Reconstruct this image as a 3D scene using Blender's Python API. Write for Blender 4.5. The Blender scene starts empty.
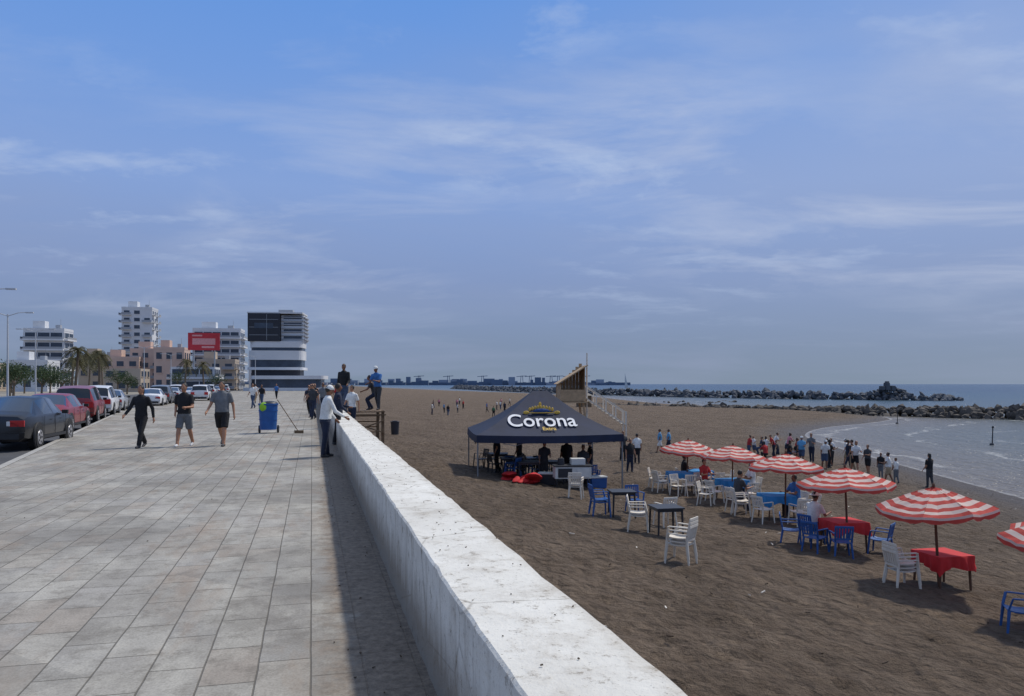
import bpy, bmesh, math, random
import numpy as np
from mathutils import Vector, Matrix, noise
from mathutils.bvhtree import BVHTree
random.seed(7)
TH=math.radians(14.56); CN,SN=math.cos(TH),math.sin(TH)
SC=bpy.context.scene
def link(o): SC.collection.objects.link(o); return o
def s2l(r,g,b):
    f=lambda c:(c/255/12.92) if c/255<=0.04045 else ((c/255+0.055)/1.055)**2.4
    return (f(r),f(g),f(b))
# ---------------- materials ----------------
def base_mat(name):
    m=bpy.data.materials.new(name); m.use_nodes=True
    nt=m.node_tree; b=nt.nodes['Principled BSDF']; return m,nt,b
def N(nt,t,**k):
    n=nt.nodes.new(t)
    for a,v in k.items():
        if a in n.inputs: n.inputs[a].default_value=v
        else: setattr(n,a,v)
    return n
def mathn(nt,op,a,b=None,c=None,clamp=False):
    n=nt.nodes.new('ShaderNodeMath'); n.operation=op; n.use_clamp=clamp
    for i,x in enumerate((a,b,c)):
        if x is None: continue
        if isinstance(x,(int,float)): n.inputs[i].default_value=x
        else: nt.links.new(x,n.inputs[i])
    return n.outputs[0]
def mixc(nt,fac,a,b,mode='MIX'):
    n=nt.nodes.new('ShaderNodeMix'); n.data_type='RGBA'; n.blend_type=mode
    for idx,x in ((0,fac),(6,a),(7,b)):
        if isinstance(x,(int,float)): n.inputs[idx].default_value=x
        elif isinstance(x,tuple): n.inputs[idx].default_value=(x[0],x[1],x[2],1)
        else: nt.links.new(x,n.inputs[idx])
    return n.outputs[2]
def ramp(nt,fac,stops):
    n=nt.nodes.new('ShaderNodeValToRGB'); cr=n.color_ramp
    while len(cr.elements)<len(stops): cr.elements.new(0.5)
    for e,(p,c) in zip(cr.elements,stops):
        e.position=p; e.color=(c[0],c[1],c[2],1) if isinstance(c,tuple) else (c,c,c,1)
    nt.links.new(fac,n.inputs[0]); return n.outputs[0]
def noisen(nt,vec,scale,detail=4,rough=.55,dist=0):
    n=N(nt,'ShaderNodeTexNoise'); n.inputs['Scale'].default_value=scale; n.inputs['Detail'].default_value=detail
    n.inputs['Roughness'].default_value=rough; n.inputs['Distortion'].default_value=dist
    nt.links.new(vec,n.inputs['Vector']); return n.outputs['Fac']
def mapping(nt,vec,scale=(1,1,1),rot=(0,0,0),loc=(0,0,0)):
    n=N(nt,'ShaderNodeMapping'); n.inputs['Scale'].default_value=scale; n.inputs['Rotation'].default_value=rot; n.inputs['Location'].default_value=loc
    nt.links.new(vec,n.inputs['Vector']); return n.outputs[0]
def bump(nt,b,h,st,dist):
    n=N(nt,'ShaderNodeBump'); n.inputs['Strength'].default_value=st; n.inputs['Distance'].default_value=dist
    nt.links.new(h,n.inputs['Height']); nt.links.new(n.outputs[0],b.inputs['Normal'])
_M={}
def M(name,col,rough=.7,var=.18,scale=4,bs=0.0,bscale=40,metal=0,coat=0,transl=0):
    if name in _M: return _M[name]
    m,nt,b=base_mat(name)
    tc=N(nt,'ShaderNodeTexCoord'); o=tc.outputs['Object']
    f=noisen(nt,o,scale,4,.6)
    f2=ramp(nt,f,[(.3,0.0),(.7,1.0)])
    c=mixc(nt,f2,tuple(x*(1-var) for x in col),tuple(min(1,x*(1+var*.7)) for x in col))
    nt.links.new(c,b.inputs['Base Color'])
    b.inputs['Roughness'].default_value=rough; b.inputs['Metallic'].default_value=metal
    b.inputs['Coat Weight'].default_value=coat
    if bs: bump(nt,b,noisen(nt,o,bscale,4),bs,.02)
    if transl:
        t=N(nt,'ShaderNodeBsdfTranslucent'); nt.links.new(c,t.inputs[0])
        mx=N(nt,'ShaderNodeMixShader'); mx.inputs[0].default_value=transl
        nt.links.new(b.outputs[0],mx.inputs[1]); nt.links.new(t.outputs[0],mx.inputs[2])
        nt.links.new(mx.outputs[0],nt.nodes['Material Output'].inputs[0])
    _M[name]=m; return m
# ---------------- mesh builder ----------------
class MB:
    def __init__(s): s.v=[];s.f=[];s.m=[]
    def add(s,vs,fs,mi=0):
        o=len(s.v); s.v+=[tuple(v) for v in vs]
        for f in fs: s.f.append(tuple(i+o for i in f)); s.m.append(mi)
    def box(s,c,sz,mi=0,rot=None,taper=1.0):
        c=Vector(c); vs=[]
        for z in(-1,1):
            t=taper if z>0 else 1
            for x,y in((-1,-1),(1,-1),(1,1),(-1,1)):
                v=Vector((x*sz[0]/2*t,y*sz[1]/2*t,z*sz[2]/2))
                if rot is not None: v=rot@v
                vs.append(c+v)
        s.add(vs,[(3,2,1,0),(4,5,6,7),(0,1,5,4),(1,2,6,5),(2,3,7,6),(3,0,4,7)],mi)
    def beam(s,p0,p1,w,t,mi=0):
        p0=Vector(p0);p1=Vector(p1);d=p1-p0
        q=d.to_track_quat('Z','Y').to_matrix()
        s.box((p0+p1)/2,(w,t,d.length),mi,q)
    def cone(s,p0,p1,r0,r1,mi=0,n=12,cap=True,asp=1.0):
        p0=Vector(p0);p1=Vector(p1);d=(p1-p0)
        q=d.to_track_quat('Z','Y').to_matrix(); vs=[]
        for p,r in((p0,r0),(p1,r1)):
            for i in range(n):
                a=2*math.pi*i/n; vs.append(p+q@Vector((r*math.cos(a),r*asp*math.sin(a),0)))
        fs=[(i,(i+1)%n,n+(i+1)%n,n+i) for i in range(n)]
        if cap: fs+=[tuple(range(n-1,-1,-1)),tuple(range(n,2*n))]
        s.add(vs,fs,mi)
    def capsule(s,p0,p1,r0,r1,mi=0,n=12):
        s.cone(p0,p1,r0,r1,mi,n); s.ell(p0,(r0,)*3,mi,n,6); s.ell(p1,(r1,)*3,mi,n,6)
    def ell(s,c,r,mi=0,n=14,k=8,rot=None):
        c=Vector(c); vs=[];fs=[]
        for j in range(k+1):
            t=math.pi*j/k
            if j in(0,k):
                v=Vector((0,0,r[2]*math.cos(t))); vs.append(c+(rot@v if rot else v)); continue
            for i in range(n):
                a=2*math.pi*i/n
                v=Vector((r[0]*math.sin(t)*math.cos(a),r[1]*math.sin(t)*math.sin(a),r[2]*math.cos(t)))
                vs.append(c+(rot@v if rot else v))
        for i in range(n): fs.append((0,1+i,1+(i+1)%n))
        for j in range(k-2):
            for i in range(n):
                a=1+j*n+i;b=1+j*n+(i+1)%n; fs.append((a,a+n,b+n,b))
        l=len(vs)-1;o=1+(k-2)*n
        for i in range(n): fs.append((o+i,l,o+(i+1)%n))
        s.add(vs,fs,mi)
    def loft(s,rings,mi=0,closed=True,cap=True):
        n=len(rings[0]);vs=[p for r in rings for p in r];fs=[]
        for j in range(len(rings)-1):
            for i in range(n if closed else n-1):
                a=j*n+i;b=j*n+(i+1)%n; fs.append((a,b,b+n,a+n))
        if cap: fs+=[tuple(range(n-1,-1,-1)),tuple(range((len(rings)-1)*n,len(rings)*n))]
        s.add(vs,fs,mi)
    def mesh(s,name,mats):
        me=bpy.data.meshes.new(name); me.from_pydata(s.v,[],s.f)
        for m in mats: me.materials.append(m)
        me.polygons.foreach_set('material_index',s.m); me.update(); return me
    def obj(s,name,mats,loc=(0,0,0),rz=0,smooth=False,bevel=0,parent=None,angle=35):
        me=s.mesh(name,mats); o=link(bpy.data.objects.new(name,me)); o.location=loc; o.rotation_euler=(0,0,rz)
        if smooth:
            me.polygons.foreach_set('use_smooth',[True]*len(me.polygons))
            me.set_sharp_from_angle(angle=math.radians(angle))
        if bevel:
            b=o.modifiers.new('b','BEVEL'); b.width=bevel; b.segments=2; b.limit_method='ANGLE'; b.angle_limit=math.radians(50)
        if parent: o.parent=parent
        return o
def empty(name,loc=(0,0,0),rz=0):
    o=link(bpy.data.objects.new(name,None)); o.location=loc; o.rotation_euler=(0,0,rz); o.empty_display_size=.2; return o
# ---------------- terrain functions ----------------
shore=[(5,-90),(14,-10),(19.8,15),(22.9,34),(25,52),(27.2,70),(30.5,81),(38,93),(50,104),(60,120),(50,150),(40,180),(37,220),(33,330),(-60,600),(-400,1900),(-1700,7000)]
for _ in range(2):
    q=[shore[0]]
    for a,b in zip(shore[:-1],shore[1:]):
        q+= [(a[0]*.75+b[0]*.25,a[1]*.75+b[1]*.25),(a[0]*.25+b[0]*.75,a[1]*.25+b[1]*.75)]
    q.append(shore[-1]); shore=q
SH=np.array(shore)
def sdist(X,Y):
    X=np.asarray(X,float);Y=np.asarray(Y,float)
    best=np.full(X.shape,1e18);sg=np.ones(X.shape)
    for a,b in zip(SH[:-1],SH[1:]):
        dx,dy=b-a; t=np.clip(((X-a[0])*dx+(Y-a[1])*dy)/(dx*dx+dy*dy),0,1)
        px=a[0]+t*dx;py=a[1]+t*dy; D=(X-px)**2+(Y-py)**2
        cr=dx*(Y-a[1])-dy*(X-a[0])
        m=D<best-1e-9; best=np.where(m,D,best); sg=np.where(m,np.sign(cr),sg)
    return np.sqrt(best)*sg
WZ=-3.5
def height(X,Y):
    X=np.asarray(X,float);Y=np.asarray(Y,float)
    L=CN*X+SN*Y
    p=np.interp(L,[0,1,5,9,12,20,5000],[-1.2,-1.25,-1.6,-2.12,-2.42,-2.8,-2.8])
    d=sdist(X,Y); q=WZ+0.10*d
    k=.12; h=np.clip(.5+.5*(q-p)/k,0,1)
    z=q*(1-h)+p*h-k*h*(1-h)
    return np.maximum(z,-7),d
def gz(x,y): return float(height([x],[y])[0][0])
# ---------------- beach ----------------
def grid_sheet(name,Ls,Ss,zfun,mat,attr=True,smooth=True):
    L,S=np.meshgrid(Ls,Ss); X=CN*L-SN*S; Y=SN*L+CN*S
    Z,d=zfun(X,Y,L,S)
    n=len(Ls);m=len(Ss)
    vs=np.stack([X.ravel(),Y.ravel(),Z.ravel()],1)
    i=np.arange(n-1);j=np.arange(m-1); I,J=np.meshgrid(i,j); a=(J*n+I).ravel()
    fs=np.stack([a,a+1,a+1+n,a+n],1)
    me=bpy.data.meshes.new(name); me.from_pydata(vs.tolist(),[],fs.tolist())
    at=me.attributes.new('shore','FLOAT','POINT'); at.data.foreach_set('value',d.ravel().astype(np.float32))
    me.polygons.foreach_set('use_smooth',[True]*len(me.polygons))
    me.materials.append(mat); return link(bpy.data.objects.new(name,me))
def beach_mat():
    m,nt,b=base_mat('beach_sand')
    g=N(nt,'ShaderNodeNewGeometry').outputs['Position']
    at=N(nt,'ShaderNodeAttribute'); at.attribute_name='shore'; d=at.outputs['Fac']
    c1=s2l(126,110,94);c2=s2l(103,89,75);c3=s2l(148,131,113)
    f1=ramp(nt,noisen(nt,g,.35,5,.6),[(.35,0.),(.65,1.)])
    c=mixc(nt,f1,c1,c2)
    f2=ramp(nt,noisen(nt,mapping(nt,g,(2.2,.8,1),(0,0,.25)),1.3,5,.65),[(.45,0.),(.72,1.)])
    c=mixc(nt,mathn(nt,'MULTIPLY',f2,.6),c,c3)
    f3=ramp(nt,noisen(nt,g,5,5,.75),[(.47,0.),(.64,1.)])
    c=mixc(nt,mathn(nt,'MULTIPLY',f3,.55),c,s2l(74,62,51))
    v=N(nt,'ShaderNodeTexVoronoi'); v.inputs['Scale'].default_value=2.5; nt.links.new(g,v.inputs['Vector'])
    sp=ramp(nt,v.outputs['Distance'],[(.03,1.),(.07,0.)])
    c=mixc(nt,mathn(nt,'MULTIPLY',sp,.6),c,s2l(66,56,46))
    wet=mathn(nt,'ADD',d,mathn(nt,'MULTIPLY',noisen(nt,g,.25,3),3.0))
    w=ramp(nt,mathn(nt,'DIVIDE',wet,10.0),[(.25,1.),(.8,0.)])
    c=mixc(nt,mathn(nt,'MULTIPLY',w,.85),c,s2l(86,77,69))
    nt.links.new(c,b.inputs['Base Color'])
    r=mathn(nt,'SUBTRACT',.95,mathn(nt,'MULTIPLY',w,.5)); nt.links.new(r,b.inputs['Roughness'])
    b.inputs['Specular IOR Level'].default_value=.2
    v2=N(nt,'ShaderNodeTexVoronoi'); v2.inputs['Scale'].default_value=3.0; v2.feature='SMOOTH_F1'
    wv=N(nt,'ShaderNodeVectorMath'); wv.operation='ADD'; nt.links.new(g,wv.inputs[0])
    nn=N(nt,'ShaderNodeTexNoise'); nn.inputs['Scale'].default_value=1.6; nt.links.new(g,nn.inputs['Vector']); nt.links.new(nn.outputs['Color'],wv.inputs[1])
    nt.links.new(wv.outputs[0],v2.inputs['Vector'])
    h=mathn(nt,'ADD',mathn(nt,'MULTIPLY',v2.outputs['Distance'],1.5),mathn(nt,'MULTIPLY',noisen(nt,g,6,5,.72),1.5))
    bump(nt,b,h,1.0,.22)
    return m
def zbeach(X,Y,L,S):
    z,d=height(X,Y)
    zz=z.ravel().copy();dr=d.ravel();xr=X.ravel();yr=Y.ravel()
    for i in range(len(zz)):
        if yr[i]<300 and dr[i]>-3:
            x,y=xr[i],yr[i]
            a=min(1,max(.1,dr[i]/6))
            q=.06*noise.noise((x*.9,y*.9,0))+.05*noise.noise((x*2.6,y*2.6,3))+.08*noise.noise((x*.15,y*.15,7))
            if y<45:
                dd=noise.voronoi((x*2.0+.5*noise.noise((x,y,9)),y*2.0,0.0))[0][0]
                q-=.065*math.exp(-(dd/.28)**2)-.012
            zz[i]+=a*q
    return zz.reshape(z.shape),d
Ls=np.concatenate([np.arange(.9,14,.11),np.arange(14,22,.2),np.arange(22,70,1),np.arange(70,200,5),[200,300,500,1000,3000]])
Ss=np.concatenate([np.arange(-30,3,2),np.arange(3,27,.11),np.arange(27,45,.2),np.arange(45,90,.8),np.arange(90,220,2.5),np.arange(220,1000,20),[1000,2000,4000,7000]])
grid_sheet('beach_sand',Ls,Ss,zbeach,beach_mat())
# ---------------- sea ----------------
def sea_mat():
    m,nt,b=base_mat('sea_water')
    geo=N(nt,'ShaderNodeNewGeometry'); g=geo.outputs['Position']
    at=N(nt,'ShaderNodeAttribute'); at.attribute_name='shore'; d=mathn(nt,'MULTIPLY',at.outputs['Fac'],-1.0)
    dl=mathn(nt,'DIVIDE',d,400.0,clamp=True)
    c=ramp(nt,dl,[(0,s2l(112,104,94)),(.04,s2l(92,96,94)),(.14,s2l(66,84,94)),(.4,s2l(44,74,94)),(1,s2l(30,62,88))])
    nz=noisen(nt,g,.18,4,.6)
    dd=mathn(nt,'ADD',d,mathn(nt,'MULTIPLY',nz,9.0))
    fr=mathn(nt,'FRACT',mathn(nt,'DIVIDE',dd,7.5))
    line=ramp(nt,fr,[(.0,0.),(.86,0.),(.93,1.),(.97,.2),(1,0.)])
    msk=ramp(nt,noisen(nt,g,.09,3,.5),[(.44,0.),(.57,1.)])
    rng=ramp(nt,mathn(nt,'DIVIDE',d,60.0,clamp=True),[(0,1.),(.35,.7),(.65,0.)])
    brk=ramp(nt,noisen(nt,g,3.0,4,.7),[(.42,.1),(.62,1.)])
    foam=mathn(nt,'MULTIPLY',mathn(nt,'MULTIPLY',line,msk),mathn(nt,'MULTIPLY',rng,brk))
    e=ramp(nt,mathn(nt,'ADD',d,mathn(nt,'MULTIPLY',noisen(nt,g,1.5,4),.8)),[(.25,1.),(.75,0.)])
    foam=mathn(nt,'MULTIPLY',mathn(nt,'MAXIMUM',foam,mathn(nt,'MULTIPLY',e,.45)),.9)
    c=mixc(nt,foam,c,(.7,.72,.72))
    nt.links.new(c,b.inputs['Base Color'])
    nt.links.new(mathn(nt,'ADD',.25,mathn(nt,'MULTIPLY',foam,.6)),b.inputs['Roughness'])
    b.inputs['IOR'].default_value=1.33; b.inputs['Specular IOR Level'].default_value=.3
    mp=mapping(nt,g,(1.0,.45,1),(0,0,-.3))
    h=mathn(nt,'ADD',noisen(nt,mp,.5,5,.65),mathn(nt,'MULTIPLY',noisen(nt,mp,2.5,3,.6),.35))
    bump(nt,b,h,1.0,.8)
    return m
Ls=np.concatenate([np.arange(10,130,1.0),[130,150,180,220,300,500,1000,3000,9000,25000]])
Ss=np.concatenate([np.arange(-60,20,6),np.arange(20,130,1.0),np.arange(130,300,4),[300,400,550,800,1300,2500,5000,10000,25000]])
grid_sheet('sea',Ls,Ss,lambda X,Y,L,S:(np.full(X.shape,WZ),sdist(X,Y)),sea_mat())
# ---------------- promenade, road, ground ----------------
def paving_mat():
    m,nt,b=base_mat('promenade_paving')
    g=N(nt,'ShaderNodeTexCoord').outputs['Object']
    br=N(nt,'ShaderNodeTexBrick'); br.offset=.5; br.squash=1
    br.inputs['Scale'].default_value=1; br.inputs['Brick Width'].default_value=.60; br.inputs['Row Height'].default_value=.30
    br.inputs['Mortar Size'].default_value=.006; br.inputs['Mortar Smooth'].default_value=.3; br.inputs['Bias'].default_value=0
    br.inputs['Color1'].default_value=(0,0,0,1); br.inputs['Color2'].default_value=(1,1,1,1); br.inputs['Mortar'].default_value=(.5,.5,.5,1)
    nn=N(nt,'ShaderNodeTexNoise'); nn.inputs['Scale'].default_value=2.5; nt.links.new(g,nn.inputs['Vector'])
    sc=N(nt,'ShaderNodeVectorMath'); sc.operation='SCALE'; sc.inputs['Scale'].default_value=.014; nt.links.new(nn.outputs['Color'],sc.inputs[0])
    ad=N(nt,'ShaderNodeVectorMath'); ad.operation='ADD'; nt.links.new(g,ad.inputs[0]); nt.links.new(sc.outputs[0],ad.inputs[1])
    mp=mapping(nt,ad.outputs[0],(1,1,1),(0,0,math.radians(90)))
    nt.links.new(mp,br.inputs['Vector'])
    tilev=br.outputs['Color']; mort=br.outputs['Fac']
    c=ramp(nt,tilev,[(0,s2l(148,144,136)),(.3,s2l(168,164,156)),(.6,s2l(156,153,147)),(.85,s2l(174,170,160)),(1,s2l(160,151,140))])
    f=ramp(nt,noisen(nt,g,.3,6,.68),[(.42,0.),(.58,1.)])
    c=mixc(nt,mathn(nt,'MULTIPLY',f,.6),c,s2l(120,115,106))
    f=ramp(nt,noisen(nt,mapping(nt,g,(1,.5,1),(0,0,0),(5,2,0)),1.3,6,.72),[(.46,0.),(.62,1.)])
    c=mixc(nt,mathn(nt,'MULTIPLY',f,.5),c,s2l(192,188,176))
    f=ramp(nt,noisen(nt,g,4,6,.8),[(.49,0.),(.64,1.)])
    c=mixc(nt,mathn(nt,'MULTIPLY',f,.55),c,s2l(104,98,89))
    f=ramp(nt,noisen(nt,g,60,3,.7),[(.42,0.),(.64,1.)])
    c=mixc(nt,mathn(nt,'MULTIPLY',f,.32),c,s2l(86,82,76))
    f=ramp(nt,noisen(nt,mapping(nt,g,(1.2,.35,1)),1.1,5,.7),[(.52,0.),(.68,1.)])
    c=mixc(nt,mathn(nt,'MULTIPLY',f,.45),c,s2l(146,124,104))
    sx=N(nt,'ShaderNodeSeparateXYZ'); nt.links.new(mapping(nt,g,(1,1,1),(0,0,math.radians(45))),sx.inputs[0])
    ax=mathn(nt,'ABSOLUTE',mathn(nt,'SUBTRACT',mathn(nt,'FRACT',mathn(nt,'DIVIDE',sx.outputs[0],3.4)),.5))
    ay=mathn(nt,'ABSOLUTE',mathn(nt,'SUBTRACT',mathn(nt,'FRACT',mathn(nt,'DIVIDE',sx.outputs[1],3.4)),.5))
    dm=mathn(nt,'LESS_THAN',mathn(nt,'MAXIMUM',ax,ay),.24)
    c=mixc(nt,mathn(nt,'MULTIPLY',dm,.26),c,s2l(108,106,102))
    c=mixc(nt,mathn(nt,'MULTIPLY',mort,.75),c,s2l(84,79,70))
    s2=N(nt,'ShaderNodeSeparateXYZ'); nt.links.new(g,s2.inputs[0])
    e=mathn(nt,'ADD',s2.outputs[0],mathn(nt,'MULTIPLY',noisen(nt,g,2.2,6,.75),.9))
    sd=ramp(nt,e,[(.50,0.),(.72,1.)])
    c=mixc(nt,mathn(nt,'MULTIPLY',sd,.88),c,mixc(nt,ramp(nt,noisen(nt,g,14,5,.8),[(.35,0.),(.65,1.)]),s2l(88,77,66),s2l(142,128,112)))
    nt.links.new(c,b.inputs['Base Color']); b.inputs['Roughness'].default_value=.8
    b.inputs['Specular IOR Level'].default_value=.3
    h=mathn(nt,'SUBTRACT',mathn(nt,'MULTIPLY',noisen(nt,g,60,3),.25),mort)
    h=mathn(nt,'ADD',h,mathn(nt,'MULTIPLY',tilev,.3))
    bump(nt,b,h,.7,.009)
    return m
def W2L(x,y): return (CN*x+SN*y, -SN*x+CN*y)
kerb=[(2.4,-14),(-7.8,10),(-12.1,20),(-24.6,49),(-40,96),(-62,170),(-105,330)]
mb=MB(); 
kl=[W2L(*p) for p in kerb]
top=[(a,b,0) for a,b in kl]; wl=[(.66,b,0) for a,b in kl]
n=len(kl)
mb.add(top+wl,[(i,n+i,n+i+1,i+1) for i in range(n-1)],0)
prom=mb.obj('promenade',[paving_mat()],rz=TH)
concrete=M('kerb_concrete',s2l(165,162,155),.85,.2,3,.3)
mb=MB()
for (a,b),(c,d) in zip(kl[:-1],kl[1:]):
    A=Vector((a,b,0));B=Vector((c,d,0)); t=(B-A).normalized(); nn=Vector((-t.y,t.x,0))*.16
    mb.add([A+Vector((0,0,.006)),B+Vector((0,0,.006)),B+nn+Vector((0,0,.006)),A+nn+Vector((0,0,.006)),A+nn+Vector((0,0,-.2)),B+nn+Vector((0,0,-.2))],[(0,1,2,3),(3,2,5,4)],0)
mb.obj('kerb',[concrete],rz=TH)
asph=M('asphalt',(.075,.075,.078),.9,.25,.6,.4,90)
mb=MB(); rd=[Vector((x,y,0)) for x,y in kerb]
vs=[(p.x,p.y,-.13) for p in rd]+[(p.x-13,p.y-3,-.13) for p in rd]
mb.add(vs,[(i,i+1,n+i+1,n+i) for i in range(n-1)],0); mb.obj('road',[asph])
whitep=M('road_paint',(.7,.7,.68),.7,.2,6)
mb=MB()
for i in range(26):
    y=12+i*5.5; x=np.interp(y,[p[1] for p in kerb],[p[0] for p in kerb])-7.0
    x2=np.interp(y+2,[p[1] for p in kerb],[p[0] for p in kerb])-7.0
    mb.add([(x,y,-.126),(x+.13,y,-.126),(x2+.13,y+2,-.126),(x2,y+2,-.126)],[(0,1,2,3)],0)
mb.obj('lane_marking',[whitep])
gm=M('land_ground',s2l(140,134,122),.95,.2,.1,.3,3)
mb=MB(); mb.add([(-4000,-60,-.2),(.85,-60,-.2),(.85,4000,-.2),(-4000,4000,-.2)],[(0,1,2,3)],0); mb.obj('ground',[gm],rz=TH)
# ---------------- sea wall ----------------
def wall_mat():
    m,nt,b=base_mat('white_painted_wall')
    g=N(nt,'ShaderNodeTexCoord').outputs['Object']
    c=mixc(nt,ramp(nt,noisen(nt,g,.9,5,.65),[(.35,0.),(.7,1.)]),s2l(226,224,216),s2l(202,199,190))
    f=ramp(nt,noisen(nt,g,3,6,.78),[(.50,0.),(.66,1.)])
    c=mixc(nt,mathn(nt,'MULTIPLY',f,.5),c,s2l(168,160,147))
    f=ramp(nt,noisen(nt,g,12,5,.8),[(.58,0.),(.65,1.)])
    c=mixc(nt,mathn(nt,'MULTIPLY',f,.6),c,s2l(122,111,97))
    f=ramp(nt,noisen(nt,mapping(nt,g,(1,1,1),(0,0,0),(7,3,1)),45,3,.8),[(.64,0.),(.70,1.)])
    c=mixc(nt,mathn(nt,'MULTIPLY',f,.6),c,s2l(86,78,68))
    sx=N(nt,'ShaderNodeSeparateXYZ'); nt.links.new(g,sx.inputs[0])
    ed=ramp(nt,mathn(nt,'SUBTRACT',mathn(nt,'ADD',sx.outputs[0],mathn(nt,'MULTIPLY',noisen(nt,g,6,5,.75),.3)),.4),[(.80,0.),(.95,1.)])
    c=mixc(nt,mathn(nt,'MULTIPLY',ed,.45),c,s2l(160,148,130))
    # hairline cracks across the coping
    vc=N(nt,'ShaderNodeTexVoronoi'); vc.feature='DISTANCE_TO_EDGE'; vc.inputs['Scale'].default_value=1.0
    nt.links.new(mapping(nt,g,(1.2,.8,1.2)),vc.inputs['Vector'])
    ck=ramp(nt,mathn(nt,'ADD',vc.outputs['Distance'],mathn(nt,'MULTIPLY',noisen(nt,g,9,4,.7),.03)),[(.015,1.),(.024,0.)])
    c=mixc(nt,mathn(nt,'MULTIPLY',ck,.45),c,s2l(110,102,90))
    dr=noisen(nt,mapping(nt,g,(6,6,.6)),1.5,4,.7)
    zz=mathn(nt,'ADD',sx.outputs[2],mathn(nt,'MULTIPLY',dr,-.35))
    gr=ramp(nt,zz,[(0.0,1.),(.32,0.)])
    c=mixc(nt,mathn(nt,'MULTIPLY',gr,.8),c,s2l(126,113,97))
    dp=ramp(nt,dr,[(.52,0.),(.70,1.)])
    side=mathn(nt,'LESS_THAN',sx.outputs[2],.655)
    c=mixc(nt,mathn(nt,'MULTIPLY',mathn(nt,'MULTIPLY',dp,side),.45),c,s2l(146,137,124))
    nt.links.new(c,b.inputs['Base Color']); b.inputs['Roughness'].default_value=.85; b.inputs['Specular IOR Level'].default_value=.2
    h=mathn(nt,'ADD',noisen(nt,g,3,4,.6),mathn(nt,'MULTIPLY',noisen(nt,g,45,4,.7),.35))
    bump(nt,b,h,.6,.03)
    return m
S=list(np.concatenate([np.arange(-12,40,.15),np.arange(40,330,4)]))
rings=[]
for s in S:
    j=lambda k,a=.008:a*noise.noise((s*.9,k*3.3,0))+a*1.4*noise.noise((s*4.1,k*3.3,5)) if s<40 else 0
    rings.append([(.64+j(0),s,-.25),(.64+j(1),s,.3),(.64+j(2),s,.662+j(3)),(.652+j(2),s,.674+j(3)),(.9,s,.678+j(6,.005)),(1.138+j(9),s,.674+j(10)),(1.15+j(9),s,.662+j(10)),(1.15+j(12),s,-.5),(1.2,s,-2.2)])
mb=MB(); mb.loft(rings,0,closed=False,cap=False)
mb.obj('white_sea_wall',[wall_mat()],rz=TH,smooth=True,angle=25)
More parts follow.
